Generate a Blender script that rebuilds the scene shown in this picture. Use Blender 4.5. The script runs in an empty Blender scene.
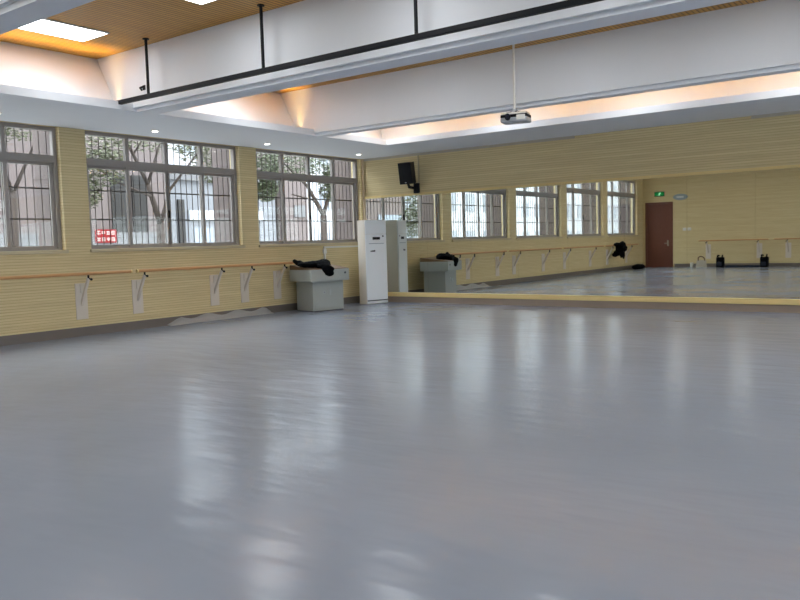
import bpy, bmesh, math, random
from mathutils import Vector, Matrix
from math import radians as R, sin, cos, pi

S = bpy.context.scene
C = S.collection

# ------------------------------------------------------------------ camera
CAM_X, CAM_Z = 12.02, 1.40
YAW, PITCH, ROLL, FPX = 0.639352, 0.0731153, -0.029055, 783.41
cd = bpy.data.cameras.new('camera')
cam = bpy.data.objects.new('camera', cd)
C.objects.link(cam)
fw = Vector((-sin(YAW) * cos(PITCH), cos(YAW) * cos(PITCH), -sin(PITCH)))
r0 = Vector((cos(YAW), sin(YAW), 0))
u0 = r0.cross(fw)
rt = cos(ROLL) * r0 + sin(ROLL) * u0
up = -sin(ROLL) * r0 + cos(ROLL) * u0
mw = Matrix((rt, up, -fw)).transposed().to_4x4()
mw.translation = Vector((CAM_X, 0, CAM_Z))
cam.matrix_world = mw
cd.sensor_width = 36.0
cd.lens = FPX / 800 * 36
cd.clip_start, cd.clip_end = 0.05, 300
S.camera = cam

# ------------------------------------------------------------------ sky, exposure
W = bpy.data.worlds.new('overcast_sky')
S.world = W
W.use_nodes = True
bg = W.node_tree.nodes['Background']
bg.inputs['Color'].default_value = (0.90, 0.95, 1.0, 1)
# overcast sky: the zenith is three times as bright as the horizon
SKY_ZENITH = 9.6
_n, _l = W.node_tree.nodes, W.node_tree.links
_tc = _n.new('ShaderNodeTexCoord'); _sp = _n.new('ShaderNodeSeparateXYZ')
_mx = _n.new('ShaderNodeMath'); _mx.operation = 'MAXIMUM'; _mx.inputs[1].default_value = 0.0
_ma = _n.new('ShaderNodeMath'); _ma.operation = 'MULTIPLY_ADD'; _ma.inputs[1].default_value = SKY_ZENITH * 2 / 3; _ma.inputs[2].default_value = SKY_ZENITH / 3
_l.new(_tc.outputs['Generated'], _sp.inputs[0]); _l.new(_sp.outputs['Z'], _mx.inputs[0]); _l.new(_mx.outputs[0], _ma.inputs[0]); _l.new(_ma.outputs[0], bg.inputs['Strength'])
S.view_settings.view_transform = 'Standard'
S.view_settings.look = 'None'
S.view_settings.exposure = 0.64
S.view_settings.gamma = 1.0
S.view_settings.use_curve_mapping = False
PANEL_EMIT = 9.0          # ceiling light panels
COVE_W = 3.3               # watts per metre of cove strip
COVE_COL = (1.0, 0.68, 0.22)

# ------------------------------------------------------------------ room sizes
HC = 3.424                 # soffit
HW = 4.30                  # slatted ceiling in the coffers
MY = 14.804                # mirror face
RY = -4.67                 # rear wall
RX = 16.0                  # right wall
SX = 2.05                  # left soffit lip
BEAMS = [(10.90, 11.20), (7.04, 7.46), (3.42, 3.82)]
MSY = 13.10                # mirror side soffit lip
RSY = 3.42                # rear soffit lip
WIN_Y0 = [11.35, 7.52, 3.69, -0.14, -3.97]
WIN_W, WIN_Z0, WIN_Z1 = 3.37, 1.44, HC

# ------------------------------------------------------------------ helpers
def srgb(r, g, b):
    f = lambda c: (c / 255 / 12.92) if c / 255 <= 0.04045 else ((c / 255 + 0.055) / 1.055) ** 2.4
    return (f(r), f(g), f(b), 1)

def mat(name, col, rough=0.5, metal=0.0, spec=0.5, noise=0.0, nscale=8.0, bump=0.0, emit=None, estr=0.0, stretch=(1, 1, 1)):
    m = bpy.data.materials.new(name)
    m.use_nodes = True
    nt = m.node_tree
    b = nt.nodes['Principled BSDF']
    b.inputs['Roughness'].default_value = rough
    b.inputs['Metallic'].default_value = metal
    b.inputs['Specular IOR Level'].default_value = spec
    b.inputs['Base Color'].default_value = col
    if emit:
        b.inputs['Emission Color'].default_value = emit
        b.inputs['Emission Strength'].default_value = estr
    if noise or bump:
        tc = nt.nodes.new('ShaderNodeTexCoord')
        mp = nt.nodes.new('ShaderNodeMapping')
        mp.inputs['Scale'].default_value = stretch
        n = nt.nodes.new('ShaderNodeTexNoise')
        n.inputs['Scale'].default_value = nscale
        n.inputs['Detail'].default_value = 4
        nt.links.new(tc.outputs['Object'], mp.inputs['Vector'])
        nt.links.new(mp.outputs['Vector'], n.inputs['Vector'])
        if noise:
            mx = nt.nodes.new('ShaderNodeMix')
            mx.data_type = 'RGBA'
            mx.inputs[6].default_value = [c * (1 - noise) for c in col[:3]] + [1]
            mx.inputs[7].default_value = [min(1, c * (1 + noise)) for c in col[:3]] + [1]
            nt.links.new(n.outputs['Fac'], mx.inputs[0])
            nt.links.new(mx.outputs[2], b.inputs['Base Color'])
        if bump:
            bp = nt.nodes.new('ShaderNodeBump')
            bp.inputs['Strength'].default_value = bump
            bp.inputs['Distance'].default_value = 0.01
            nt.links.new(n.outputs['Fac'], bp.inputs['Height'])
            nt.links.new(bp.outputs['Normal'], b.inputs['Normal'])
    return m

def stripe_mat(name, light, dark, gap, axis, pitch, duty, rough, grain, var=0.18, bump=0.5):
    """boards along a wall or ceiling: a groove every `pitch` metres along `axis`, grain along the boards"""
    m = bpy.data.materials.new(name)
    m.use_nodes = True
    nt = m.node_tree
    N, L = nt.nodes, nt.links
    b = N['Principled BSDF']
    b.inputs['Roughness'].default_value = rough
    g = N.new('ShaderNodeNewGeometry')
    sp = N.new('ShaderNodeSeparateXYZ')
    L.new(g.outputs['Position'], sp.inputs[0])
    dv = N.new('ShaderNodeMath'); dv.operation = 'DIVIDE'; dv.inputs[1].default_value = pitch
    L.new(sp.outputs[axis], dv.inputs[0])
    fr = N.new('ShaderNodeMath'); fr.operation = 'FRACT'
    L.new(dv.outputs[0], fr.inputs[0])
    lt = N.new('ShaderNodeMath'); lt.operation = 'LESS_THAN'; lt.inputs[1].default_value = duty
    L.new(fr.outputs[0], lt.inputs[0])
    fl = N.new('ShaderNodeMath'); fl.operation = 'FLOOR'
    L.new(dv.outputs[0], fl.inputs[0])
    # grain
    mp = N.new('ShaderNodeMapping')
    mp.inputs['Scale'].default_value = grain
    L.new(g.outputs['Position'], mp.inputs['Vector'])
    n = N.new('ShaderNodeTexNoise')
    n.inputs['Scale'].default_value = 1.0
    n.inputs['Detail'].default_value = 5
    n.inputs['Roughness'].default_value = 0.6
    L.new(mp.outputs[0], n.inputs['Vector'])
    wn = N.new('ShaderNodeTexWhiteNoise'); wn.noise_dimensions = '1D'
    L.new(fl.outputs[0], wn.inputs['W'])
    ad = N.new('ShaderNodeMath'); ad.operation = 'MULTIPLY_ADD'
    ad.inputs[1].default_value = var; 
    L.new(wn.outputs['Value'], ad.inputs[0]); L.new(n.outputs['Fac'], ad.inputs[2])
    rp = N.new('ShaderNodeValToRGB')
    rp.color_ramp.elements[0].position = 0.35; rp.color_ramp.elements[0].color = dark
    rp.color_ramp.elements[1].position = 0.80; rp.color_ramp.elements[1].color = light
    L.new(ad.outputs[0], rp.inputs[0])
    mx = N.new('ShaderNodeMix'); mx.data_type = 'RGBA'
    mx.inputs[7].default_value = gap
    L.new(lt.outputs[0], mx.inputs[0]); L.new(rp.outputs[0], mx.inputs[6])
    L.new(mx.outputs[2], b.inputs['Base Color'])
    inv = N.new('ShaderNodeMath'); inv.operation = 'SUBTRACT'; inv.inputs[0].default_value = 1
    L.new(lt.outputs[0], inv.inputs[1])
    bp = N.new('ShaderNodeBump'); bp.inputs['Strength'].default_value = bump; bp.inputs['Distance'].default_value = 0.006
    L.new(inv.outputs[0], bp.inputs['Height']); L.new(bp.outputs[0], b.inputs['Normal'])
    return m

def B():
    return bmesh.new()

def box(bm, lo, hi, bev=0.0, seg=2, M=None):
    lo, hi = Vector(lo), Vector(hi)
    r = bmesh.ops.create_cube(bm, size=1.0)
    vs = r['verts']
    for v in vs:
        v.co = Vector(((lo[i] + hi[i]) / 2 + v.co[i] * (hi[i] - lo[i])) for i in range(3))
    if bev:
        es = list({e for v in vs for e in v.link_edges})
        rr = bmesh.ops.bevel(bm, geom=es, offset=bev, segments=seg, affect='EDGES', profile=0.5)
        vs = list({v for f in rr['faces'] for v in f.verts} | {v for v in vs if v.is_valid})
    if M is not None:
        bmesh.ops.transform(bm, matrix=M, verts=vs)
    return vs

def tube(bm, a, b, r, n=10, r2=None):
    a, b = Vector(a), Vector(b)
    d = b - a
    q = d.to_track_quat('Z', 'Y').to_matrix().to_4x4()
    M = Matrix.Translation((a + b) / 2) @ q
    bmesh.ops.create_cone(bm, cap_ends=True, segments=n, radius1=r, radius2=r if r2 is None else r2, depth=d.length, matrix=M)

def ball(bm, c, s, sub=2):
    M = Matrix.Translation(c) @ Matrix.Diagonal((s[0], s[1], s[2], 1))
    bmesh.ops.create_icosphere(bm, subdivisions=sub, radius=1.0, matrix=M)

def prism(bm, pts, axis, lo, hi):
    """extrude a closed 2D outline along an axis (0: outline is y,z; 1: x,z; 2: x,y)"""
    def P(p, t):
        return {0: (t, p[0], p[1]), 1: (p[0], t, p[1]), 2: (p[0], p[1], t)}[axis]
    a = [bm.verts.new(P(p, lo)) for p in pts]
    b = [bm.verts.new(P(p, hi)) for p in pts]
    n = len(pts)
    bm.faces.new(a); bm.faces.new(b[::-1])
    for i in range(n):
        bm.faces.new((a[i], b[i], b[(i + 1) % n], a[(i + 1) % n]))

def obj(name, bm, m, parent=None, smooth=False, loc=None):
    bmesh.ops.recalc_face_normals(bm, faces=bm.faces[:])
    me = bpy.data.meshes.new(name)
    bm.to_mesh(me); bm.free()
    if smooth:
        for p in me.polygons: p.use_smooth = True
    me.materials.append(m)
    o = bpy.data.objects.new(name, me)
    C.objects.link(o)
    if loc: o.location = loc
    if parent: o.parent = parent
    return o

def tag(o, label, cat, group=None):
    o['label'] = label; o['category'] = cat
    if group: o['group'] = group
    return o

def thing(name, label, cat, loc=(0, 0, 0), rz=0.0, group=None):
    o = bpy.data.objects.new(name, None)
    C.objects.link(o)
    o.location = loc; o.rotation_euler = (0, 0, rz)
    return tag(o, label, cat, group)

def struct(name, bm, m, parent=None, **k):
    o = obj(name, bm, m, parent, **k)
    if not parent: o['kind'] = 'structure'
    return o

def dup(root, loc=None, label=None, rz=None):
    r = root.copy(); C.objects.link(r)
    if loc is not None: r.location = loc
    if rz is not None: r.rotation_euler = (0, 0, rz)
    if label: r['label'] = label
    for ch in list(root.children):
        c = ch.copy(); C.objects.link(c); c.parent = r
        for g in list(ch.children):
            d = g.copy(); C.objects.link(d); d.parent = c
    return r

# ------------------------------------------------------------------ materials
wall_wood = stripe_mat('slatted_wall_wood', srgb(227, 210, 164), srgb(208, 188, 142), srgb(186, 165, 119), 2, 0.045, 0.14, 0.55, (1.1, 1.1, 34), 0.16, 0.4)
ceil_wood = stripe_mat('slatted_ceiling_wood', srgb(208, 158, 74), srgb(186, 136, 54), srgb(108, 74, 26), 0, 0.066, 0.22, 0.5, (30, 1.2, 30), 0.2, 0.8)
white_paint = mat('white_ceiling_paint', srgb(226, 229, 235), 0.75, noise=0.02, nscale=2)
frame_metal = mat('grey_brown_window_metal', srgb(154, 148, 144), 0.5, 0.0, noise=0.05)
grille_metal = mat('dark_grille_steel', srgb(58, 50, 48), 0.6, 0.3)
sill_wood = mat('pale_sill_wood', srgb(196, 182, 150), 0.5, noise=0.08, nscale=6)
base_mat = mat('grey_brown_baseboard', srgb(112, 104, 99), 0.35, noise=0.06, nscale=3)
gold_wood = mat('yellow_frame_wood', srgb(230, 206, 144), 0.4, noise=0.08, nscale=5, stretch=(1, 12, 12))
toe_mat = mat('brown_plinth', srgb(150, 134, 122), 0.5, noise=0.06, nscale=4)
barre_wood = mat('orange_barre_wood', srgb(202, 152, 100), 0.4, noise=0.15, nscale=6, stretch=(12, 1, 12))
plate_white = mat('white_bracket_paint', srgb(218, 208, 198), 0.5, noise=0.04, nscale=4)
black_metal = mat('black_painted_steel', srgb(18, 20, 26), 0.6, spec=0.25)
black_plastic = mat('black_plastic', srgb(16, 16, 20), 0.5, spec=0.25, noise=0.1, nscale=30)
black_cloth = mat('black_cloth', srgb(8, 9, 12), 0.95, spec=0.1, noise=0.3, nscale=20, bump=0.6)
navy_cloth = mat('navy_cloth', srgb(28, 33, 50), 0.9, noise=0.3, nscale=20, bump=0.5)
ac_white = mat('white_enamel', srgb(244, 247, 250), 0.3, noise=0.01)
ac_side = mat('cream_side_enamel', srgb(232, 224, 214), 0.4, noise=0.02)
grey_laminate = mat('grey_laminate', srgb(166, 171, 168), 0.5, noise=0.03, nscale=5)
dark_mark = mat('dark_grey_print', srgb(70, 74, 84), 0.5)
brown_lam = mat('brown_wood_laminate', srgb(112, 84, 56), 0.4, noise=0.15, nscale=6, stretch=(1, 10, 10))
white_plastic = mat('white_plastic', srgb(224, 222, 216), 0.4)
silver = mat('silver_plastic', srgb(178, 182, 188), 0.35, 0.3)
door_mat = mat('red_brown_door_wood', srgb(110, 66, 54), 0.4, noise=0.15, nscale=3, stretch=(14, 14, 1))
steel = mat('satin_steel', srgb(190, 188, 182), 0.3, 0.9)
vinyl_flap = mat('pale_grey_vinyl', srgb(164, 163, 162), 0.4, noise=0.05, nscale=3)
red_mat = mat('red_notice_print', srgb(112, 8, 16), 0.6, spec=0.2)
white_print = mat('white_print', srgb(176, 166, 160), 0.6)
stone_pink = mat('pinkish_render', srgb(90, 81, 80), 0.9, noise=0.05, nscale=2)
blue_white = mat('blue_white_render', srgb(104, 106, 111), 0.8, noise=0.04, nscale=2)
dark_out = mat('dark_shutter', srgb(26, 24, 24), 0.7, noise=0.1, nscale=3)
plinth_out = mat('grey_stone_plinth', srgb(94, 94, 96), 0.9, noise=0.06, nscale=4)
ground_out = mat('grey_paving', srgb(168, 168, 166), 0.95, noise=0.1, nscale=1.5)
bark = mat('bark', srgb(54, 46, 42), 0.95, noise=0.25, nscale=9, bump=0.6)
leaf_mat = mat('tree_leaves', srgb(84, 88, 66), 0.7, noise=0.35, nscale=2.2)
leaf_dark = mat('dark_tree_leaves', srgb(70, 78, 56), 0.7, noise=0.35, nscale=2.2)

def floor_material():
    m = bpy.data.materials.new('grey_vinyl_floor'); m.use_nodes = True
    N, L = m.node_tree.nodes, m.node_tree.links
    b = N['Principled BSDF']
    g = N.new('ShaderNodeNewGeometry')
    n = N.new('ShaderNodeTexNoise'); n.inputs['Scale'].default_value = 0.55; n.inputs['Detail'].default_value = 5
    L.new(g.outputs['Position'], n.inputs['Vector'])
    rp = N.new('ShaderNodeValToRGB')
    rp.color_ramp.elements[0].position = 0.3; rp.color_ramp.elements[0].color = srgb(133, 140, 154)
    rp.color_ramp.elements[1].position = 0.7; rp.color_ramp.elements[1].color = srgb(140, 147, 161)
    L.new(n.outputs['Fac'], rp.inputs[0]); L.new(rp.outputs[0], b.inputs['Base Color'])
    rr = N.new('ShaderNodeMapRange'); rr.inputs[3].default_value = 0.13; rr.inputs[4].default_value = 0.24
    L.new(n.outputs['Fac'], rr.inputs[0]); L.new(rr.outputs[0], b.inputs['Roughness'])
    b.inputs['Specular IOR Level'].default_value = 0.14
    # long shallow ripples of the loose-laid sheet
    mp = N.new('ShaderNodeMapping'); mp.inputs['Scale'].default_value = (1.0, 2.6, 1); mp.inputs['Rotation'].default_value = (0, 0, R(-25))
    L.new(g.outputs['Position'], mp.inputs[0])
    n2 = N.new('ShaderNodeTexNoise'); n2.inputs['Scale'].default_value = 1.6; n2.inputs['Detail'].default_value = 2
    L.new(mp.outputs[0], n2.inputs['Vector'])
    bp = N.new('ShaderNodeBump'); bp.inputs['Strength'].default_value = 0.3; bp.inputs['Distance'].default_value = 0.03
    L.new(n2.outputs['Fac'], bp.inputs['Height']); L.new(bp.outputs[0], b.inputs['Normal'])
    return m
floor_mat = floor_material()

def mirror_material():
    m = bpy.data.materials.new('silvered_mirror'); m.use_nodes = True
    b = m.node_tree.nodes['Principled BSDF']
    b.inputs['Base Color'].default_value = (0.76, 0.78, 0.74, 1)
    b.inputs['Metallic'].default_value = 1.0
    b.inputs['Roughness'].default_value = 0.012
    return m
mirror_mat = mirror_material()

def glass_material():
    m = bpy.data.materials.new('clear_window_glass'); m.use_nodes = True
    N, L = m.node_tree.nodes, m.node_tree.links
    N.remove(N['Principled BSDF'])
    t = N.new('ShaderNodeBsdfTransparent'); t.inputs[0].default_value = (0.93, 0.95, 0.95, 1)
    gl = N.new('ShaderNodeBsdfGlossy'); gl.inputs['Roughness'].default_value = 0.02
    lw = N.new('ShaderNodeLayerWeight'); lw.inputs[0].default_value = 0.5
    pw = N.new('ShaderNodeMath'); pw.operation = 'POWER'; pw.inputs[1].default_value = 5
    fr = N.new('ShaderNodeMath'); fr.operation = 'MULTIPLY_ADD'; fr.inputs[1].default_value = 0.85; fr.inputs[2].default_value = 0.03
    L.new(lw.outputs['Facing'], pw.inputs[0]); L.new(pw.outputs[0], fr.inputs[0])
    mx = N.new('ShaderNodeMixShader')
    L.new(fr.outputs[0], mx.inputs[0]); L.new(t.outputs[0], mx.inputs[1]); L.new(gl.outputs[0], mx.inputs[2])
    L.new(mx.outputs[0], N['Material Output'].inputs[0])
    return m
glass_mat = glass_material()

def emit_mat(name, col, st):
    m = bpy.data.materials.new(name); m.use_nodes = True
    N, L = m.node_tree.nodes, m.node_tree.links
    N.remove(N['Principled BSDF'])
    e = N.new('ShaderNodeEmission'); e.inputs[0].default_value = col; e.inputs[1].default_value = st
    L.new(e.outputs[0], N['Material Output'].inputs[0])
    return m
panel_emit = emit_mat('lit_diffuser', (0.95, 0.98, 1.0, 1), PANEL_EMIT)
spot_emit = emit_mat('lit_downlight', (1.0, 0.98, 0.95, 1), 6.0)
exit_emit = emit_mat('green_exit_glow', srgb(30, 120, 62), 0.55)
exit_white = emit_mat('white_exit_glow', srgb(170, 245, 190), 0.8)

# ------------------------------------------------------------------ SETTING
bm = B(); box(bm, (-0.28, RY - 0.2, -0.1), (RX + 0.2, MY + 0.25, 0)); struct('floor', bm, floor_mat)
bm = B(); box(bm, (-0.28, RY - 0.2, HW), (RX + 0.2, MY + 0.25, HW + 0.1)); struct('ceiling', bm, ceil_wood)

# left wall with five window openings
bm = B()
ys = sorted([(y, y + WIN_W) for y in WIN_Y0])
box(bm, (-0.28, RY - 0.2, 0), (0, MY + 0.25, WIN_Z0))
edge = RY - 0.2
for a, b_ in ys:
    box(bm, (-0.28, edge, WIN_Z0), (0, a, WIN_Z1)); edge = b_
box(bm, (-0.28, edge, WIN_Z0), (0, MY + 0.25, WIN_Z1))
box(bm, (-0.28, 3.42, WIN_Z1), (0, MY + 0.25, HW))
ZT = 3.745                                   # the two windows of the rear bay are taller
for lo, hi in ((RY - 0.2, ys[0][0]), (ys[0][1], ys[1][0]), (ys[1][1], 3.42)):
    box(bm, (-0.28, lo, WIN_Z1), (0, hi, ZT))
box(bm, (-0.28, RY - 0.2, ZT), (0, 3.42, HW))
struct('wall_left', bm, wall_wood)
bm = B(); box(bm, (0, MY + 0.03, 0), (RX, MY + 0.25, HW)); struct('wall_mirror', bm, wall_wood)
bm = B()
box(bm, (RX, RY - 0.2, 0), (RX + 0.28, MY + 0.25, WIN_Z0)); edge = RY - 0.2
for a, b_ in ys:  # openings for the added, unseen right-hand windows
    box(bm, (RX, edge, WIN_Z0), (RX + 0.28, a, WIN_Z1)); edge = b_
box(bm, (RX, edge, WIN_Z0), (RX + 0.28, MY + 0.25, WIN_Z1)); box(bm, (RX, RY - 0.2, WIN_Z1), (RX + 0.28, MY + 0.25, HW))
struct('wall_right', bm, wall_wood)
DX0, DX1, DZ = 0.13, 1.29, 2.80
bm = B()
box(bm, (0, RY - 0.2, 0), (DX0 - 0.02, RY, HW)); box(bm, (DX1 + 0.02, RY - 0.2, 0), (RX, RY, HW))
box(bm, (DX0 - 0.02, RY - 0.2, DZ + 0.02), (DX1 + 0.02, RY, HW)); struct('wall_rear', bm, wall_wood)

bm = B(); box(bm, (0, RY, 0), (0.015, MY, 0.15)); struct('baseboard_left', bm, base_mat)
bm = B(); box(bm, (DX1 + 0.08, RY, 0), (RX, RY + 0.015, 0.15)); struct('baseboard_rear', bm, base_mat)
bm = B(); box(bm, (RX - 0.015, RY, 0), (RX, MY, 0.15)); struct('baseboard_right', bm, base_mat)

# perimeter soffit with the raised lip of the cove
bm = B()
RSX = RX - SX
box(bm, (0, RSY, HC), (SX, MY + 0.03, HC + 0.045)); box(bm, (SX - 0.02, RSY, HC + 0.045), (SX, MSY, HC + 0.112))
box(bm, (RSX, RSY, HC), (RX, MY + 0.03, HC + 0.045)); box(bm, (RSX, RSY, HC + 0.045), (RSX + 0.02, MSY, HC + 0.112))
box(bm, (SX, MSY, HC), (RSX, MY + 0.03, HC + 0.045)); box(bm, (SX, MSY, HC + 0.045), (RSX, MSY + 0.02, HC + 0.112))
struct('ceiling_soffit', bm, white_paint)
# sloped cove panels behind the lip
zb = HC + 0.045
bm = B(); prism(bm, [(1.66, zb), (1.20, HW), (1.17, HW), (1.63, zb)], 1, RSY, MY + 0.03); struct('trim_1', bm, white_paint)
bm = B(); prism(bm, [(RX - 1.66, zb), (RX - 1.20, HW), (RX - 1.17, HW), (RX - 1.63, zb)], 1, RSY, MY + 0.03); struct('trim_2', bm, white_paint)
bm = B(); prism(bm, [(MSY + 0.39, zb), (MSY + 0.85, HW), (MSY + 0.88, HW), (MSY + 0.42, zb)], 0, 0.9, RX - 0.9); struct('trim_3', bm, white_paint)
# cross beams with a stepped underside
for i, (a, b_) in enumerate(BEAMS):
    bm = B()
    box(bm, (1.0, a, HC + 0.045), (RX - 1.0, b_, HW))
    box(bm, (SX - 0.20, a + 0.05, HC - 0.009), (RSX + 0.20, b_ - 0.05, HC + 0.046))
    struct('ceiling_beam', bm, white_paint)

# cove strips: real lamps lying in the trough behind each lip
def strip(loc, length, rot_axis, tilt, name='cove_lamp', k=1.0, col=None):
    l = bpy.data.lights.new(name, 'AREA'); l.shape = 'RECTANGLE'
    l.size = length; l.size_y = 0.03
    l.energy = COVE_W * length * k; l.color = col or COVE_COL; l.spread = R(60)
    o = bpy.data.objects.new(name, l); C.objects.link(o)
    o.location = loc
    if rot_axis == 'Y': o.rotation_euler = (R(180) , 0, R(90)); o.rotation_euler.rotate_axis('X', tilt)
    else: o.rotation_euler = (R(180), 0, 0); o.rotation_euler.rotate_axis('X', tilt)
    return o
edges = [MSY] + [v for ab in BEAMS for v in (ab[1], ab[0])][:-1]
for k in range(0, len(edges), 2):
    hi, lo = edges[k], edges[k + 1]
    strip((1.71, (hi + lo) / 2, HC + 0.06), hi - lo - 0.06, 'Y', 0, k=0.75 if hi < 8 else 1.0)
    strip((RX - 1.71, (hi + lo) / 2, HC + 0.06), hi - lo - 0.06, 'Y', 0, k=0.75 if hi < 8 else 1.0)
for x in (4.0, 8.0, 12.0):
    strip((x, MSY + 0.33, HC + 0.06), 3.9, 'X', 0, k=2.6, col=(1.0, 0.90, 0.64))

# ------------------------------------------------------------------ windows
def make_window(n):
    root = bpy.data.objects.new('window_%d' % n, None); C.objects.link(root)
    root['kind'] = 'structure'
    w, z0, z1 = WIN_W, WIN_Z0, WIN_Z1
    tz0, tz1 = 2.86, 2.97
    q = [0.04 + (w - 0.08) * k / 4 for k in range(5)]
    bm = B()
    X0, X1 = -0.19, -0.10
    box(bm, (X0, 0, z0), (X1, 0.06, z1)); box(bm, (X0, w - 0.06, z0), (X1, w, z1))
    box(bm, (X0, 0.06, z1 - 0.06), (X1, w - 0.06, z1)); box(bm, (X0, 0.06, z0), (X1, w - 0.06, z0 + 0.03))
    f = obj('window_frame', bm, frame_metal, root)
    bm = B(); box(bm, (X0 + 0.005, 0.06, tz0), (X1 + 0.012, w - 0.06, tz1)); obj('transom', bm, frame_metal, root)
    for k in (1, 2, 3):
        bm = B(); box(bm, (X0 + 0.01, q[k] - 0.035, tz1), (X1 - 0.005, q[k] + 0.035, z1 - 0.06)); obj('mullion', bm, frame_metal, root)
    for k in range(4):
        a, c = max(q[k] - 0.035, 0.06), min(q[k + 1] + 0.035, w - 0.06)
        xs = (-0.175, -0.145) if k in (0, 3) else (-0.14, -0.11)
        bm = B(); za, zc = z0 + 0.028, tz0
        box(bm, (xs[0], a, za), (xs[1], a + 0.06, zc)); box(bm, (xs[0], c - 0.06, za), (xs[1], c, zc))
        box(bm, (xs[0], a + 0.06, za), (xs[1], c - 0.06, za + 0.042)); box(bm, (xs[0], a + 0.06, zc - 0.05), (xs[1], c - 0.06, zc))
        s = obj('sash', bm, frame_metal, root)
        bm = B(); xm = sum(xs) / 2; box(bm, (xm - 0.003, a + 0.055, za + 0.037), (xm + 0.003, c - 0.055, zc - 0.045)); obj('glass_pane', bm, glass_mat, s)
        if k in (1, 2):
            y = c - 0.03 if k == 1 else a + 0.03
            bm = B(); box(bm, (xs[1], y - 0.012, 1.98), (xs[1] + 0.02, y + 0.012, 2.12), 0.004); obj('latch', bm, black_plastic, s)
    bm = B()
    for k in range(4):
        box(bm, (-0.150, q[k] + 0.03, tz1 - 0.002), (-0.144, q[k + 1] - 0.03, z1 - 0.055))
    obj('fanlight_glass', bm, glass_mat, root)
    bm = B()
    nb = 26
    for k in range(nb):
        y = 0.05 + (w - 0.1) * k / (nb - 1)
        tube(bm, (-0.31, y, z0 - 0.05), (-0.31, y, z1 + 0.1), 0.008, 6)
    for z in (1.50, 1.95, 2.45, 2.97):
        box(bm, (-0.322, 0, z - 0.012), (-0.298, w, z + 0.012))
    obj('security_grille', bm, grille_metal, root)
    bm = B(); box(bm, (-0.10, -0.03, z0 - 0.055), (0.045, w + 0.03, z0 - 0.001), 0.006); obj('window_sill', bm, sill_wood, root)
    return root
w1 = make_window(1); w1.location = (0, WIN_Y0[0], 0)
for i, y in enumerate(WIN_Y0[1:]):
    o = dup(w1, (0, y, 0)); o.name = 'window_%d' % (i + 2)
    if y < 3.4:
        k = (ZT - WIN_Z0) / (WIN_Z1 - WIN_Z0); o.scale = (1, 1, k); o.location.z = WIN_Z0 * (1 - k)
for i, y in enumerate(WIN_Y0):  # unseen windows added in the right wall so daylight reaches the left wall
    o = dup(w1, (RX, y + WIN_W, 0), rz=pi); o.name = 'window_%d' % (i + 6)

# ------------------------------------------------------------------ mirror wall
seams = [0.02, 0.67, 1.835, 3.0, 4.155, 5.29, 6.465, 7.65, 8.82, 9.98, 11.15, 12.32, 13.49, 14.66, 15.9]
MZ0, MZ1 = 0.235, 2.47
mlabels = ['narrow mirror panel in the room corner behind the white air conditioner',
           'mirror panel directly right of the air conditioner reflecting its side and the grey lectern',
           'mirror panel reflecting the window above the black jacket and the grey lectern edge',
           'mirror panel reflecting the second bright window and wall barre brackets',
           'mirror panel reflecting the gap between the second and third bright windows',
           'mirror panel reflecting the narrow third and fourth windows, left of the hanging jacket reflection',
           'mirror panel reflecting the black jacket hung on the barre and the last window',
           'mirror panel reflecting the red-brown door, the exit sign and the oval plaque',
           'mirror panel reflecting the rear wall switches and the dark bags on the floor',
           'rightmost mirror panel in the photo, reflecting the end of the rear wall barre']
for k in range(len(seams) - 1):
    bm = B(); box(bm, (seams[k] + 0.0007, MY, MZ0), (seams[k + 1] - 0.0007, MY + 0.026, MZ1))
    o = obj('mirror_panel', bm, mirror_mat)
    tag(o, mlabels[k] if k < len(mlabels) else 'tall mirror panel further along the mirror wall, past the end of the reflected barre', 'mirror', 'wall mirror panels')
bm = B(); box(bm, (0.02, MY - 0.012, MZ1), (RX - 0.05, MY + 0.03, MZ1 + 0.055), 0.004); struct('trim_5', bm, gold_wood)
bm = B(); box(bm, (0.02, MY - 0.05, 0.135), (RX - 0.05, MY + 0.03, MZ0), 0.006); struct('trim_6', bm, gold_wood)
bm = B(); box(bm, (0.02, MY - 0.03, 0), (RX - 0.05, MY + 0.03, 0.135)); struct('baseboard_mirror', bm, toe_mat)

# rear door
dr = bpy.data.objects.new('door_1', None); C.objects.link(dr); dr['kind'] = 'structure'; dr.location = (DX0, RY, 0)
dw = DX1 - DX0
bm = B()
box(bm, (-0.0195, -0.12, 0), (0.05, 0.02, DZ + 0.0195)); box(bm, (dw - 0.05, -0.12, 0), (dw + 0.0195, 0.02, DZ + 0.0195)); box(bm, (0.05, -0.12, DZ - 0.05), (dw - 0.05, 0.02, DZ + 0.0195))
obj('door_frame', bm, door_mat, dr)
bm = B(); box(bm, (0.052, -0.07, 0.0), (dw - 0.052, -0.02, DZ - 0.052), 0.004); leaf = obj('door_leaf', bm, door_mat, dr)
bm = B(); box(bm, (dw - 0.24, -0.02, 0.92), (dw - 0.17, -0.008, 1.16), 0.004); tube(bm, (dw - 0.2, -0.01, 1.04), (dw - 0.2, 0.04, 1.04), 0.012); box(bm, (dw - 0.34, 0.03, 1.028), (dw - 0.19, 0.05, 1.052), 0.005)
obj('door_handle', bm, steel, leaf)

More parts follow.
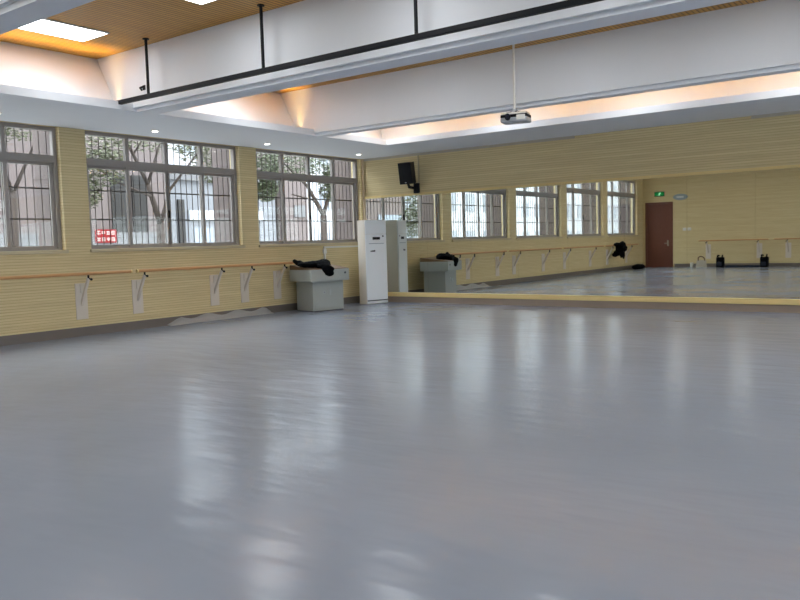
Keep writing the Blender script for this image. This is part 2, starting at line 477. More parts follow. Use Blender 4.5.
# ------------------------------------------------------------------ ceiling light panels
def make_panel():
    t = thing('ceiling_light', '', 'ceiling light', group='ceiling light panels')
    bm = B()
    w, d = 0.62, 0.94
    for a in ((-w/2, -d/2, -0.012, w/2, -d/2 + 0.015), (-w/2, d/2 - 0.015, -0.012, w/2, d/2)):
        box(bm, (a[0], a[1], -0.02), (a[3], a[4], 0))
    box(bm, (-w/2, -d/2, -0.02), (-w/2 + 0.015, d/2, 0)); box(bm, (w/2 - 0.015, -d/2, -0.02), (w/2, d/2, 0))
    obj('light_frame', bm, white_plastic, t)
    bm = B(); box(bm, (-w/2 + 0.015, -d/2 + 0.015, -0.016), (w/2 - 0.015, d/2 - 0.015, -0.002)); obj('diffuser', bm, panel_emit, t)
    return t
p0 = make_panel()
lx = [2.33 + 2.5 * k for k in range(5)]
rows = [(5.84, 'the coffer nearest the camera'), (9.14, 'the middle coffer behind the first beam'), (12.4, 'the coffer beside the mirror wall'), (1.7, 'the coffer over the camera'), (-1.7, 'the rear coffer')]
first = True
for y, where in rows:
    for k, x in enumerate(lx):
        if y == 5.84 and k == 0: lab = 'whole lit ceiling panel in the slatted wood at the upper left of the photo'
        elif y == 5.84 and k == 1: lab = 'lit ceiling panel cut by the top edge of the photo, right of the whole one'
        else: lab = 'white lit ceiling panel set in %s, hidden from view' % where
        if first: o = p0; o.location = (x, y, HW); o['label'] = lab; first = False
        else: dup(p0, (x, y, HW), lab)

# recessed downlights in the window side soffit
def make_down():
    t = thing('downlight', '', 'downlight', group='soffit downlights')
    bm = B(); bmesh.ops.create_cone(bm, cap_ends=True, segments=24, radius1=0.062, radius2=0.07, depth=0.012, matrix=Matrix.Translation((0, 0, -0.006))); obj('trim_ring', bm, white_plastic, t)
    bm = B(); bmesh.ops.create_cone(bm, cap_ends=True, segments=24, radius1=0.048, radius2=0.048, depth=0.006, matrix=Matrix.Translation((0, 0, -0.014))); obj('lamp_lens', bm, spot_emit, t)
    return t
d0 = make_down()
dl = [(8.43, 'round downlight in the soffit above the window with the red notice'),
      (11.05, 'round downlight in the soffit above the pier between the two windows'),
      (13.88, 'round downlight in the soffit corner nearest the wall speaker'),
      (5.75, 'round soffit downlight above the window at the left edge of the photo'),
      (3.05, 'round soffit downlight further back along the window wall')]
for i, (y, lab) in enumerate(dl):
    if i == 0: d0.location = (0.65, y, HC); d0['label'] = lab
    else: dup(d0, (0.65, y, HC), lab)

# ------------------------------------------------------------------ black hanging rail
t = thing('hanging_rail', 'long black pipe rail hung on rods before the nearer white beam', 'rail', (0, 6.82, 0))
bm = B(); box(bm, (1.72, -0.03, 3.49), (14.0, 0.03, 3.55), 0.006); obj('pipe', bm, black_metal, t)
for k in range(6):
    x = 2.72 + 2.27 * k
    bm = B(); tube(bm, (x, 0, 3.53), (x, 0, HW - 0.012), 0.02, 10); rd = obj('rod', bm, black_metal, t)
    bm = B(); bmesh.ops.create_cone(bm, cap_ends=True, segments=16, radius1=0.045, radius2=0.045, depth=0.012, matrix=Matrix.Translation((x, 0, HW - 0.006))); obj('ceiling_flange', bm, black_metal, rd)
t = thing('wall_hook', 'small dark hook on the beam face beside the first hanging rod', 'hook', (2.33, 7.04, 3.715))
bm = B(); box(bm, (-0.03, -0.012, -0.03), (0.03, 0, 0.04), 0.004); obj('plate', bm, black_plastic, t)
bm = B(); tube(bm, (0.0, -0.01, 0.02), (0.01, -0.08, -0.01), 0.014); tube(bm, (0.01, -0.08, -0.01), (0.06, -0.09, -0.05), 0.014); obj('hook_arm', bm, black_plastic, t)

# ------------------------------------------------------------------ projector
t = thing('projector', 'white and black projector on a white pole below the ceiling beam', 'projector', (6.46, 10.47, 3.11), R(12))
t.scale = (0.8, 0.8, 1)
bm = B(); box(bm, (-0.25, -0.17, 0), (0.25, 0.17, 0.075), 0.025, 3); obj('lower_casing', bm, silver, t)
bm = B(); box(bm, (-0.245, -0.165, 0.07), (0.245, 0.165, 0.115), 0.01, 2); obj('vent_band', bm, black_plastic, t)
bm = B(); box(bm, (-0.235, -0.155, 0.11), (0.235, 0.155, 0.145), 0.015, 3); obj('upper_casing', bm, white_plastic, t)
bm = B(); box(bm, (0.06, -0.178, 0.03), (0.22, -0.16, 0.10), 0.006); fp = obj('front_panel', bm, white_plastic, t)
bm = B(); tube(bm, (-0.10, -0.16, 0.075), (-0.10, -0.21, 0.075), 0.05, 20); ln = obj('lens_barrel', bm, black_plastic, t)
bm = B(); tube(bm, (-0.10, -0.205, 0.075), (-0.10, -0.213, 0.075), 0.035, 20); obj('lens_glass', bm, mat('lens_glass', srgb(20, 24, 40), 0.05), ln)
bm = B(); tube(bm, (-0.02, 0, 0.14), (-0.02, 0, 0.20), 0.065, 20, 0.05); obj('mount_head', bm, silver, t)
bm = B()
for a in (0.4, 1.97, 3.5, 5.1):
    tube(bm, (-0.02, 0, 0.17), (-0.02 + 0.16 * cos(a), 0.12 * sin(a), 0.15), 0.012)
obj('mount_arms', bm, black_plastic, t)
bm = B(); tube(bm, (-0.02, 0, 0.19), (-0.02, 0, HW - 3.11 - 0.004), 0.022, 12); pl = obj('pole', bm, white_plastic, t)
bm = B(); tube(bm, (-0.02, 0, HW - 3.11 - 0.02), (-0.02, 0, HW - 3.11), 0.07, 16); obj('ceiling_plate', bm, white_plastic, pl)

# ------------------------------------------------------------------ loudspeaker
t = thing('loudspeaker', 'black loudspeaker on a bracket high on the wall above the mirror', 'speaker', (1.55, 14.52, 2.965), R(4))
Mt = Matrix.Rotation(R(9), 4, 'X')
bm = B(); prism(bm, [(-0.17, -0.12), (0.17, -0.12), (0.12, 0.12), (-0.12, 0.12)], 2, -0.24, 0.24); bmesh.ops.transform(bm, matrix=Mt, verts=bm.verts[:])
obj('cabinet', bm, black_plastic, t)
bm = B(); box(bm, (-0.16, -0.135, -0.23), (0.16, -0.119, 0.23), 0.006, 2, Mt); gr = obj('grille', bm, black_metal, t)
bm = B(); box(bm, (-0.02, -0.138, -0.215), (0.02, -0.134, -0.195), 0, 1, Mt); obj('badge', bm, silver, gr)
bm = B()
tube(bm, (0.0, 0.0, -0.24), (0.02, 0.02, -0.34), 0.03); tube(bm, (0.02, 0.02, -0.32), (0.06, 0.27, -0.34), 0.032)
box(bm, (0.0, 0.22, -0.45), (0.12, 0.312, -0.22), 0.006)
br = obj('wall_bracket', bm, black_metal, t)
bm = B(); box(bm, (0.03, 0.17, -0.42), (0.10, 0.24, -0.26), 0.008); obj('bracket_plate', bm, black_metal, br)

# cables and trunking
bm = B(); box(bm, (1.62, MY + 0.006, 2.75), (1.645, MY + 0.03, HC)); tag(obj('speaker_cable', bm, sill_wood), 'thin pale cable duct rising from the speaker to the soffit', 'cable')
bm = B(); box(bm, (0.005, MY - 0.035, 0.25), (0.045, MY - 0.0005, HC)); tag(obj('cable_trunking', bm, mat('cream_trunking', srgb(222, 200, 170), 0.5)), 'cream vertical cable trunking in the corner beside the mirror', 'trunking')
bm = B(); box(bm, (0.002, 13.30, 1.325), (0.035, 14.76, 1.365)); box(bm, (0.002, 13.30, 0.92), (0.035, 13.345, 1.325)); box(bm, (0.002, 13.27, 1.20), (0.04, 13.375, 1.30), 0.004)
tag(obj('cable_trunking', bm, white_plastic), 'white cable trunking running under the window sill down behind the lectern', 'trunking')
bm = B(); box(bm, (0.05, MY - 0.004, HC - 0.05), (5.45, MY + 0.03, HC - 0.001)); tag(obj('cable_trunking', bm, mat('grey_trunking', srgb(190, 182, 170), 0.6)), 'flat pale trunking under the soffit above the wall speaker', 'trunking')
bm = B(); box(bm, (8.75, MY - 0.004, HC - 0.05), (15.5, MY + 0.03, HC - 0.001)); tag(obj('cable_trunking', bm, bpy.data.materials['grey_trunking']), 'flat pale trunking under the soffit at the right edge of the photo', 'trunking')

# ------------------------------------------------------------------ ballet barres
def make_barre(length, brs, label, loc, rz, group):
    """local: wall at x=0, the rail runs along +y"""
    t = thing('ballet_barre', label, 'barre', loc, rz, group)
    bm = B(); tube(bm, (0.25, 0, 1.04), (0.25, length, 1.04), 0.026, 14); rl = obj('rail', bm, barre_wood, t, smooth=False)
    for y in (0.012, length - 0.012):
        bm = B(); tube(bm, (0.25, y - 0.014, 1.04), (0.25, y + 0.014, 1.04), 0.030, 14); obj('rail_cap', bm, gold_wood, rl)
    for y in brs:
        bm = B(); box(bm, (0.0005, y - 0.105, 0.28), (0.016, y + 0.105, 0.88), 0.003); bp = obj('bracket_plate', bm, plate_white, t)
        bm = B(); prism(bm, [(0.016, 0.50), (0.016, 0.60), (0.235, 0.985), (0.265, 0.955)], 1, y - 0.02, y + 0.02); box(bm, (0.016, y - 0.02, 0.72), (0.03, y + 0.02, 0.86))
        obj('strut', bm, plate_white, bp)
        bm = B(); tube(bm, (0.25, y, 0.965), (0.25, y, 1.015), 0.016, 12); ball(bm, (0.268, y + 0.04, 0.945), (0.022, 0.022, 0.022)); tube(bm, (0.255, y, 0.965), (0.268, y + 0.04, 0.945), 0.012)
        obj('clamp_knob', bm, black_plastic, bp)
    return t
silver_white = mat('pale_strut_paint', srgb(196, 190, 186), 0.4, 0.1)
G = 'barres along the window wall'
def lb(y0, y1, brs, label):
    return make_barre(y1 - y0, [b - y0 for b in brs], label, (0, y0, 0), 0, G)
lb(8.20, 12.10, [8.36, 10.10, 10.88, 11.80], 'wooden wall barre ending at the grey lectern, held by four white brackets')
lb(4.25, 8.10, [7.28, 5.2], 'wooden wall barre at the left edge of the photo, under the leftmost window')
lb(0.45, 4.15, [3.5, 1.2], 'wooden wall barre seen only in the mirror, left of the hung black jacket')
lb(-3.35, 0.35, [-0.5, -2.6], 'wooden wall barre seen only in the mirror, with the black jacket hung on it')
G = 'barres along the rear wall'
make_barre(2.76, [0.42, 2.42], 'rear wall barre seen in the mirror, nearer the door', (5.20, RY, 0.07), R(90), G)
make_barre(3.9, [3.4, 0.8], 'rear wall barre seen in the mirror at the right edge of the photo', (9.25, RY, 0.07), R(90), G)

# ------------------------------------------------------------------ air conditioner
t = thing('air_conditioner', 'tall white floor standing air conditioner in the corner beside the mirror', 'air conditioner', (0.606, 14.33, 0), R(-16))
Wd, Dp, Ht = 0.60, 0.32, 1.94
bm = B(); box(bm, (-Dp/2, -Wd/2, 0.0), (Dp/2 - 0.03, Wd/2, Ht), 0.012); obj('cabinet', bm, ac_side, t)
bm = B(); box(bm, (Dp/2 - 0.032, -Wd/2 + 0.004, 0.09), (Dp/2, Wd/2 - 0.004, Ht - 0.33), 0.008); fr = obj('front_panel', bm, ac_white, t)
bm = B(); box(bm, (Dp/2 - 0.032, -Wd/2 + 0.004, 0.01), (Dp/2 - 0.004, Wd/2 - 0.004, 0.066), 0.005); obj('kick_plate', bm, ac_white, t)
bm = B(); box(bm, (Dp/2 - 0.04, -Wd/2 + 0.03, 0.064), (Dp/2 - 0.012, Wd/2 - 0.02, 0.092)); obj('base_slot', bm, dark_mark, t)
bm = B(); box(bm, (Dp/2 - 0.032, -Wd/2 + 0.004, Ht - 0.324), (Dp/2, Wd/2 - 0.004, Ht - 0.006), 0.008); uv = obj('air_outlet', bm, ac_white, t)
bm = B()
for k in range(7):
    box(bm, (Dp/2 - 0.002, -Wd/2 + 0.05, Ht - 0.06 - 0.038 * k), (Dp/2 + 0.003, Wd/2 - 0.05, Ht - 0.05 - 0.038 * k))
obj('louvre', bm, ac_white, uv)
bm = B(); box(bm, (Dp/2 - 0.001, -0.10, 1.485), (Dp/2 + 0.004, 0.11, 1.545), 0.002); ds = obj('display', bm, black_plastic, fr)
bm = B(); box(bm, (Dp/2 - 0.001, 0.175, 1.545), (Dp/2 + 0.003, 0.215, 1.58)); obj('indicator_badge', bm, dark_mark, fr)
bm = B()
box(bm, (Dp/2 - 0.001, -0.21, 1.388), (Dp/2 + 0.003, 0.22, 1.404), 0.001)
obj('button_strip', bm, mat('pale_grey_print', srgb(176, 182, 192), 0.5), fr)
bm = B()
for k in range(3):
    y = -0.17 + 0.045 * k
    prism(bm, [(y, 1.205), (y + 0.04, 1.205), (y + 0.048, 1.235 + 0.006 * k), (y + 0.008, 1.235 + 0.006 * k)], 0, Dp/2 - 0.001, Dp/2 + 0.003)
obj('logo_mark', bm, dark_mark, fr)

# ------------------------------------------------------------------ lectern
t = thing('lectern', 'grey laminate multimedia lectern with brown top standing by the window wall', 'lectern', (0.61, 12.45, 0), R(-12))
bm = B(); box(bm, (-0.30, -0.38, 0.02), (0.30, 0.42, 0.64), 0.006); bd = obj('base_cabinet', bm, grey_laminate, t)
bm = B(); box(bm, (-0.29, -0.37, 0), (0.29, 0.41, 0.022)); obj('plinth', bm, dark_mark, bd)
bm = B(); box(bm, (0.299, -0.335, 0.06), (0.306, 0.335, 0.60), 0.003); dd = obj('cabinet_door', bm, grey_laminate, t)
bm = B()
tube(bm, (0.305, -0.09, 0.40), (0.312, -0.09, 0.40), 0.034, 16)
obj('lock_plate', bm, mat('pale_lectern_print', srgb(176, 182, 184), 0.4), dd)
bm = B(); box(bm, (0.304, 0.05, 0.34), (0.318, 0.085, 0.46), 0.003); obj('door_handle', bm, bpy.data.materials['pale_lectern_print'], dd)
bm = B(); tube(bm, (0.305, -0.09, 0.40), (0.314, -0.09, 0.40), 0.012, 10); obj('door_lock', bm, dark_mark, dd)
bm = B(); box(bm, (-0.37, -0.50, 0.64), (0.42, 0.50, 0.885), 0.008); ds = obj('desk_box', bm, grey_laminate, t)
bm = B(); tube(bm, (0.419, 0.39, 0.80), (0.43, 0.39, 0.80), 0.022, 14); obj('desk_lock', bm, dark_mark, ds)
bm = B(); prism(bm, [(0.41, 0.885), (0.41, 0.895), (-0.33, 0.985), (-0.36, 0.985), (-0.36, 0.885)], 1, -0.49, 0.49); obj('sloped_lid', bm, brown_lam, t)

def lump(name, blobs, m, label, cat, loc, rz=0, voxel=0.022, disp=0.03, seed=0):
    bm = B()
    for c, s in blobs: ball(bm, c, s)
    o = obj(name, bm, m, None, smooth=True, loc=loc)
    o.rotation_euler = (0, 0, rz)
    md = o.modifiers.new('remesh', 'REMESH'); md.mode = 'VOXEL'; md.voxel_size = voxel; md.use_smooth_shade = True
    tx = bpy.data.textures.new(name + '_folds', 'CLOUDS'); tx.noise_scale = 0.11; tx.noise_depth = 2
    dm = o.modifiers.new('folds', 'DISPLACE'); dm.texture = tx; dm.strength = disp; dm.mid_level = 0.55; dm.texture_coords = 'GLOBAL'
    tag(o, label, cat)
    return o
jk = lump('jacket', [((0.06, -0.30, 0.05), (0.14, 0.16, 0.06)), ((0.06, -0.10, 0.05), (0.18, 0.20, 0.075)), ((0.10, 0.10, 0.05), (0.20, 0.20, 0.09)), ((0.04, 0.24, 0.06), (0.15, 0.14, 0.10)),
                     ((-0.04, -0.36, 0.09), (0.10, 0.09, 0.06)), ((-0.06, -0.44, 0.13), (0.05, 0.05, 0.05)), ((0.26, 0.06, 0.0), (0.12, 0.17, 0.08)), ((0.37, 0.09, -0.06), (0.06, 0.17, 0.10)), ((0.375, 0.12, -0.14), (0.05, 0.13, 0.08)), ((0.02, 0.34, 0.03), (0.10, 0.08, 0.04))],
          black_cloth, 'crumpled black jacket thrown over the grey lectern top', 'jacket', (0.62, 12.30, 0.945), R(-12), 0.02, 0.035)

bg2 = lump('jacket', [((0.02, 0.0, 0.03), (0.14, 0.30, 0.09)), ((0.22, 0.05, 0.02), (0.12, 0.26, 0.15)), ((0.10, -0.05, -0.14), (0.20, 0.26, 0.15)), ((0.30, 0.0, -0.12), (0.10, 0.20, 0.12)), ((-0.02, -0.05, -0.30), (0.17, 0.22, 0.13)), ((-0.14, -0.05, -0.38), (0.10, 0.2, 0.09)), ((0.16, 0.02, -0.34), (0.06, 0.14, 0.18)), ((0.27, 0.05, -0.36), (0.05, 0.12, 0.20)), ((-0.12, 0.1, 0.0), (0.12, 0.08, 0.035))],
           black_cloth, 'black jacket hung over the window wall barre, seen in the mirror', 'jacket', (0.34, -0.75, 1.04), 0, 0.025, 0.05)
lump('duffel_bag', [((0, 0, 0.10), (0.22, 0.50, 0.11)), ((0.05, 0.35, 0.09), (0.20, 0.25, 0.10)), ((0, -0.4, 0.08), (0.16, 0.24, 0.09))], black_cloth,
     'flat black bag on the floor left of the door, seen in the mirror', 'bag', (0.34, -3.1, 0.0), 0, 0.03, 0.02)

# items on the floor by the rear wall, seen in the mirror
def dark_bag(label, x, y):
    t = thing('backpack', label, 'bag', (x, y, 0), R(10))
    bm = B(); box(bm, (-0.15, -0.11, 0), (0.15, 0.11, 0.42), 0.05, 3); obj('bag_body', bm, black_cloth, t)
    bm = B(); box(bm, (-0.11, 0.10, 0.05), (0.11, 0.15, 0.22), 0.02, 2); obj('front_pocket', bm, navy_cloth, t)
    bm = B(); tube(bm, (-0.10, 0, 0.40), (-0.11, 0.02, 0.50), 0.03); tube(bm, (-0.11, 0.02, 0.50), (-0.02, 0.0, 0.47), 0.025); tube(bm, (0.07, 0, 0.40), (0.10, 0.01, 0.51), 0.03)
    obj('strap', bm, black_cloth, t)
    return t
dark_bag('black bag standing by the rear wall, left of the two seen in the mirror', 3.36, -4.28)
dark_bag('black bag standing by the rear wall, right of the two seen in the mirror', 5.05, -4.28)
bm = B(); box(bm, (3.56, -4.40, 0), (4.86, -4.17, 0.085), 0.035, 3)
tag(obj('rolled_mat', bm, navy_cloth), 'long dark navy roll lying on the floor between the two black bags', 'mat')
t = thing('tote_bag', 'pale bag with brown handles on the floor near the rear wall switches', 'bag', (2.60, -4.30, 0), R(-15))
bm = B(); prism(bm, [(-0.22, 0), (0.22, 0), (0.18, 0.30), (-0.18, 0.30)], 1, -0.10, 0.10); obj('bag_body', bm, mat('pale_canvas', srgb(190, 182, 168), 0.9, noise=0.1), t)
bm = B()
for y in (-0.09, 0.09):
    pts = [(-0.12, 0.28), (-0.13, 0.40), (-0.06, 0.46), (0.06, 0.44), (0.12, 0.36), (0.12, 0.28)]
    for a, b_ in zip(pts, pts[1:]): tube(bm, (a[0], y, a[1]), (b_[0], y, b_[1]), 0.022, 8)
obj('handles', bm, brown_lam, t)
t = thing('paper_cup', 'small white cup on the floor left of the pale bag', 'cup', (2.20, -4.32, 0))
bm = B(); tube(bm, (0, 0, 0), (0, 0, 0.18), 0.05, 16, 0.07); obj('cup_body', bm, white_plastic, t)
bm = B(); tube(bm, (0, 0, 0.18), (0, 0, 0.20), 0.074, 16); obj('lid', bm, white_plastic, t)

# signs and switches on the rear wall
t = thing('exit_sign', 'lit green running man exit sign above the door', 'sign', (0.735, RY, 3.17))
bm = B(); box(bm, (-0.215, 0.0, -0.10), (0.215, 0.03, 0.10), 0.006); obj('sign_case', bm, black_plastic, t)
bm = B(); box(bm, (-0.20, 0.029, -0.085), (0.20, 0.034, 0.085)); fc = obj('sign_face', bm, exit_emit, t)
bm = B()
def bar2(bm, a, b_, w):
    d = (Vector(b_) - Vector(a)).normalized(); n = Vector((-d.y, d.x)) * w / 2
    P = [Vector(a) + n, Vector(b_) + n, Vector(b_) - n, Vector(a) - n]
    prism(bm, [(p.x, p.y) for p in P], 1, 0.034, 0.037)
tube(bm, (0.045, 0.034, 0.055), (0.045, 0.037, 0.055), 0.016, 14)
bar2(bm, (0.035, 0.04), (0.0, -0.01), 0.032); bar2(bm, (0.0, -0.01), (0.03, -0.03), 0.02); bar2(bm, (0.03, -0.03), (0.02, -0.07), 0.018)
bar2(bm, (0.0, -0.01), (-0.03, -0.045), 0.02); bar2(bm, (-0.03, -0.045), (-0.06, -0.05), 0.018); bar2(bm, (0.035, 0.035), (0.065, 0.01), 0.015); bar2(bm, (0.03, 0.035), (-0.01, 0.035), 0.015); bar2(bm, (-0.01, 0.035), (-0.03, 0.01), 0.014)
obj('running_figure', bm, exit_white, fc)
t = thing('wall_plaque', 'pale blue-grey oval plaque high on the wall right of the exit sign', 'sign', (1.63, RY, 3.0))
pts = [(0.31 * cos(a), 0.135 * sin(a)) for a in [2 * pi * k / 32 for k in range(32)]]
bm = B(); prism(bm, pts, 1, 0.0, 0.02); pq = obj('plaque_board', bm, mat('blue_grey_board', srgb(150, 166, 172), 0.5), t)
bm = B(); box(bm, (-0.16, 0.02, -0.035), (0.14, 0.023, 0.035), 0); obj('plaque_lettering', bm, mat('pale_lettering', srgb(206, 216, 222), 0.5), pq)
for x, lab in ((1.80, 'white light switch by the door, the nearer of the pair'), (2.00, 'white light switch beside the first one, further from the door')):
    t = thing('light_switch', lab, 'switch', (x, RY, 1.62), 0, 'switches by the door')
    bm = B(); box(bm, (-0.075, 0, -0.06), (0.075, 0.012, 0.06), 0.004); sw = obj('switch_plate', bm, white_plastic, t)
    bm = B(); box(bm, (-0.05, 0.011, -0.04), (0.05, 0.018, 0.04), 0.003); obj('rocker', bm, white_plastic, t)

# loose edge of the vinyl turned up against the left wall
bm = B()
prev = None
NN = 24
for k in range(NN + 1):
    y = 8.95 + (11.55 - 8.95) * k / NN
    h = 0.13 * min(1, k / 3) * min(1, (NN - k) / 2 + 0.3) * (0.75 + 0.25 * sin(k * 0.9))
    x1 = 0.075 + 0.02 * sin(k * 0.55 + 1)
    row = [bm.verts.new(p) for p in ((x1 + 0.05, y, 0.004), (x1, y, 0.012), (0.055, y, 0.3 * h + 0.012), (0.022, y, h + 0.02))]
    if prev:
        for a in range(3): bm.faces.new((prev[a], row[a], row[a + 1], prev[a + 1]))
    prev = row
o = obj('vinyl_flap', bm, vinyl_flap, smooth=True)
sm = o.modifiers.new('thick', 'SOLIDIFY'); sm.thickness = 0.004; sm.offset = 1
tag(o, 'loose pale vinyl edge turned up against the baseboard under the window wall brackets', 'vinyl')

# red notice on the window glass
t = thing('red_notice', 'small red notice with white characters outside the window above the barre', 'notice', (-8.92, 13.60, 1.84))
t.scale = (1.3, 1.52, 1.52)
bm = B(); box(bm, (0, -0.235, -0.125), (0.006, 0.235, 0.135), 0.001, 1); nb = obj('notice_sheet', bm, red_mat, t)
bm = B()
def glyph(bm, y, z, w, h, kind):
    s = w * 0.2
    hb = lambda zz: box(bm, (0.006, y, zz - s / 2), (0.008, y + w, zz + s / 2))
    vb = lambda yy, a=0.0, b_=1.0: box(bm, (0.006, yy - s / 2, z + h * a), (0.008, yy + s / 2, z + h * b_))
    if kind == 0: hb(z + h * .75); hb(z + h * .4); vb(y + w * .5)
    elif kind == 1: hb(z + h * .9); hb(z + h * .1); vb(y + w * .15); vb(y + w * .85); hb(z + h * .5)
    elif kind == 2: hb(z + h * .8); vb(y + w * .3, 0, .8); vb(y + w * .75, 0, .8); hb(z + h * .1)
    else: vb(y + w * .5); vb(y + w * .1, .1, .5); vb(y + w * .9, .1, .5); hb(z + h * .95)
for k, kd in enumerate((3, 0, 2, 1)): glyph(bm, -0.20 + 0.105 * k, 0.03, 0.075, 0.075, kd)
for k, kd in enumerate((2, 1, 0, 1)): glyph(bm, -0.20 + 0.105 * k, -0.095, 0.075, 0.075, kd)
obj('white_characters', bm, white_print, nb)

# ------------------------------------------------------------------ outside
bm = B(); box(bm, (-45, -40, -0.35), (60, 60, -0.25)); struct('ground', bm, ground_out)
# masonry fins between the windows on the outer face
fin_y = [(a + WIN_W + b_) / 2 for a, b_ in zip(sorted(WIN_Y0)[:-1], sorted(WIN_Y0)[1:])] + [max(WIN_Y0) + WIN_W + 0.23, min(WIN_Y0) - 0.23]
for y in fin_y:
    bm = B(); box(bm, (-0.86, y - 0.21, -0.25), (-0.281, y + 0.21, 4.3)); struct('outer_pier', bm, stone_pink)

t = thing('building', 'pinkish rendered building with dark shutters beyond the red notice window', 'building', (-9.0, 0, -0.25))
bm = B(); box(bm, (-5, 6.0, 0), (0, 16.0, 8.5)); obj('facade', bm, stone_pink, t)
bm = B(); box(bm, (0, 6.0, 0), (0.06, 16.0, 2.2)); obj('plinth', bm, plinth_out, t)
for a, b_ in ((13.88, 14.5), (14.6, 15.12), (9.5, 10.3)):
    bm = B(); box(bm, (0, a, 2.22), (0.07, b_, 3.95)); sh = obj('shutter', bm, dark_out, t)
    bm = B()
    for k in range(14): box(bm, (0.068, a + 0.04, 2.3 + 0.115 * k), (0.085, b_ - 0.04, 2.36 + 0.115 * k))
    obj('shutter_slats', bm, dark_out, sh)
t = thing('building', 'low blue-white building with a grey name board, right of the shuttered building', 'building', (-9.6, 0, -0.25))
bm = B(); box(bm, (-4, 16.5, 0), (0, 21.3, 3.95)); obj('facade', bm, blue_white, t)
bm = B(); box(bm, (-4.1, 16.4, 3.95), (0.15, 21.35, 4.15)); obj('parapet', bm, plinth_out, t)
bm = B(); box(bm, (0, 16.75, 0), (0.08, 17.0, 3.3)); obj('downpipe', bm, dark_out, t)
bm = B(); box(bm, (0, 17.2, 2.6), (0.08, 20.6, 2.95)); sg = obj('name_board', bm, silver, t)
bm = B(); box(bm, (0, 17.4, 0), (0.04, 18.2, 2.35)); box(bm, (0, 18.6, 0), (0.04, 19.4, 2.35)); obj('window_strip', bm, mat('pale_blue_glazing', srgb(120, 130, 142), 0.2), t)
t = thing('building', 'pinkish annex with a white square window beyond the lectern window', 'building', (-9.3, 0, -0.25))
bm = B(); box(bm, (-5, 21.5, 0), (0, 22.75, 6.5)); obj('facade', bm, stone_pink, t)
bm = B(); box(bm, (0, 22.0, 2.75), (0.06, 22.6, 3.2)); obj('window', bm, plinth_out, t)

screen_wall = mat('pale_far_render', srgb(158, 160, 164), 0.9, noise=0.03, nscale=0.4)
screen_glass = mat('far_window_band', srgb(120, 126, 134), 0.4)
def sky_screen_block(label, x, y0, y1, h):  # added block that cuts the glare of the low sky, not a known building
    t = thing('building', label, 'building', (x, 0, -0.25), 0, 'pale blocks far outside')
    bm = B(); box(bm, (-8, y0, 0), (0, y1, h)); obj('facade', bm, screen_wall, t)
    for f in range(int(h // 3.2)):
        bm = B()
        n = int((y1 - y0) // 3)
        for k in range(n): box(bm, (0, y0 + 0.8 + 3 * k, 1.0 + 3.2 * f), (0.08, y0 + 2.2 + 3 * k, 2.5 + 3.2 * f))
        obj('window_row', bm, screen_glass, t)
    return t
sky_screen_block('pale block far outside, showing white between the two rendered buildings', -26, 26, 62, 12)
sky_screen_block('pale long block far outside, filling the bright reflected windows nearest the speaker', -24, -34, -8, 10)
sky_screen_block('pale long block far outside, filling the bright reflected windows nearest the door', -30, -80, -38, 13)
t = thing('building', 'grey building seen only in the first reflected window, beyond the air conditioner', 'building', (-11.0, 0, -0.25))
bm = B(); box(bm, (-4, -2.0, 0), (0, 4.6, 6.5)); obj('facade', bm, stone_pink, t)
bm = B(); box(bm, (0, -1.6, 1.9), (0.05, 0.2, 3.0)); obj('window', bm, bpy.data.materials['pale_blue_glazing'], t)
random.seed(7)
def tree(label, base, limbs, blobs, nleaf, lm, size=0.12):
    t = thing('tree', label, 'tree', base, 0, 'trees outside the windows')
    bm = B()
    for a, b_, ra, rb in limbs:
        tube(bm, a, b_, ra, 10, rb)
        ball(bm, b_, (rb, rb, rb), 1)
    obj('trunk', bm, bark, t, smooth=True)
    bm = B()
    for i in range(nleaf):
        c, s = random.choice(blobs)
        while True:
            v = Vector((random.uniform(-1, 1), random.uniform(-1, 1), random.uniform(-1, 1)))
            if v.length < 1: break
        p = Vector(c) + Vector((v[k] * s[k] for k in range(3)))
        M = Matrix.Translation(p) @ Matrix.Rotation(random.uniform(0, 6.28), 4, 'Z') @ Matrix.Rotation(random.uniform(-1.1, 1.1), 4, 'X') @ Matrix.Scale(random.uniform(0.6, 1.3) * size, 4)
        vs = [bm.verts.new(M @ Vector(q)) for q in ((-.45, 0, 0), (0, -.22, .05), (.55, 0, 0), (0, .22, .05))]
        bm.faces.new(vs)
    f = obj('foliage', bm, lm, t)
    f['kind'] = 'stuff'
    return t
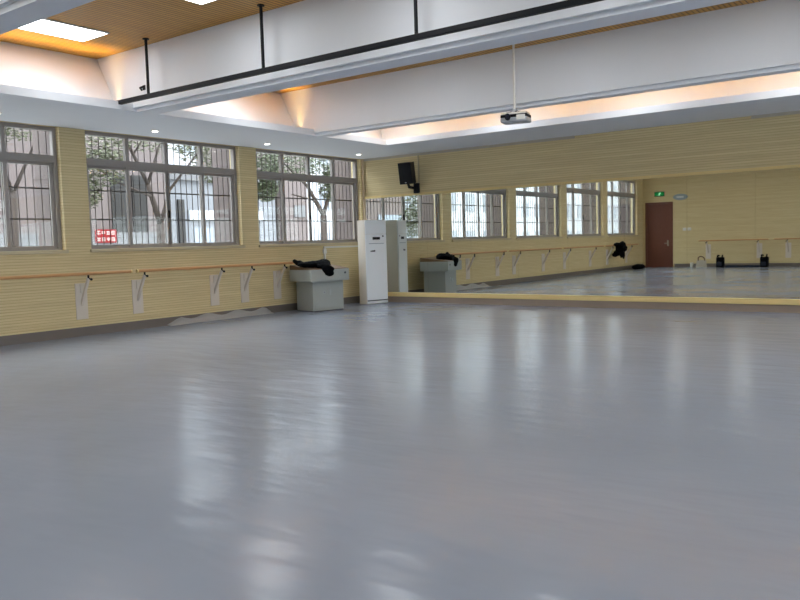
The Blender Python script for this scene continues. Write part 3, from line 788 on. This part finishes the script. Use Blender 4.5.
tree('branching tree outside the window with the red notice', (-5.0, 12.6, -0.25),
     [((0, 0, 0), (0, 0.05, 2.3), .13, .11), ((0, 0.05, 2.3), (0.1, -0.35, 3.3), .085, .06), ((0.1, -0.35, 3.3), (0.3, -1.2, 4.6), .055, .03), ((0, .05, 2.3), (-0.1, 0.45, 3.2), .06, .04), ((-0.1, .45, 3.2), (0.2, 1.3, 4.3), .04, .02),
      ((0.1, -.35, 3.3), (.2, .1, 4.6), .045, .02), ((0.1, -.25, 3.0), (.3, -1.4, 3.3), .04, .02), ((.3, -1.4, 3.3), (.3, -2.3, 3.9), .02, .01), ((.2, -.8, 4.0), (.2, -.3, 4.7), .025, .012)],
     [((0.3, -1.9, 4.2), (.7, .9, .6)), ((0.3, -1.7, 3.6), (.5, .6, .45)), ((0.2, -2.2, 3.0), (.4, .45, .4)), ((0, 1.5, 4.3), (.6, .9, .45)), ((0, 2.2, 3.7), (.5, .6, .4)), ((0, 2.5, 3.1), (.4, .6, .35)), ((0, -.2, 4.6), (.8, 1.6, .5))], 9000, leaf_mat, 0.10)
tree('leafy tree outside the window behind the lectern', (-5.0, 18.9, -0.25),
     [((0, 0, 0), (0, 0, 2.6), .13, .11), ((0, 0, 2.6), (0, -0.7, 3.5), .08, .05), ((0, 0, 2.6), (.1, .4, 3.7), .07, .04), ((0, -.7, 3.5), (.1, -1.9, 4.2), .05, .02), ((0, -.3, 3.05), (.2, -1.6, 3.2), .04, .02), ((.1, .4, 3.7), (0, 1.2, 4.6), .04, .02)],
     [((0, -1.5, 4.2), (.7, 1.1, .6)), ((0, .2, 4.3), (.7, 1.0, .6)), ((.1, .25, 3.5), (.35, .45, .5)), ((0, -2.4, 3.9), (.5, .6, .6)), ((0, -2.5, 3.3), (.35, .4, .35)), ((0, .6, 3.9), (.4, .4, .4))], 9500, leaf_dark, 0.10)
tree('tree outside the leftmost window', (-5.5, 9.0, -0.25),
     [((0, 0, 0), (0, 0.1, 3.0), .12, .09), ((0, .1, 3.0), (.1, -.5, 4.4), .06, .03), ((0, .1, 3.0), (0, .8, 4.4), .05, .02)],
     [((0, 0.4, 4.7), (.8, 1.2, .5)), ((0, -.7, 4.3), (.6, .8, .5))], 3500, leaf_mat, 0.10)
tree('tree outside seen only in the mirror, in the first reflected window', (-5.0, 4.2, -0.25),
     [((0, 0, 0), (0, 0.1, 2.6), .14, .11), ((0, .1, 2.6), (.1, -.8, 3.9), .07, .04), ((0, .1, 2.6), (0, .9, 3.9), .06, .03)],
     [((0, 0.9, 3.3), (.8, .9, .8)), ((0, -.6, 4.1), (.9, 1.2, .6)), ((0, 1.6, 2.4), (.5, .6, .6))], 6000, leaf_dark, 0.11)
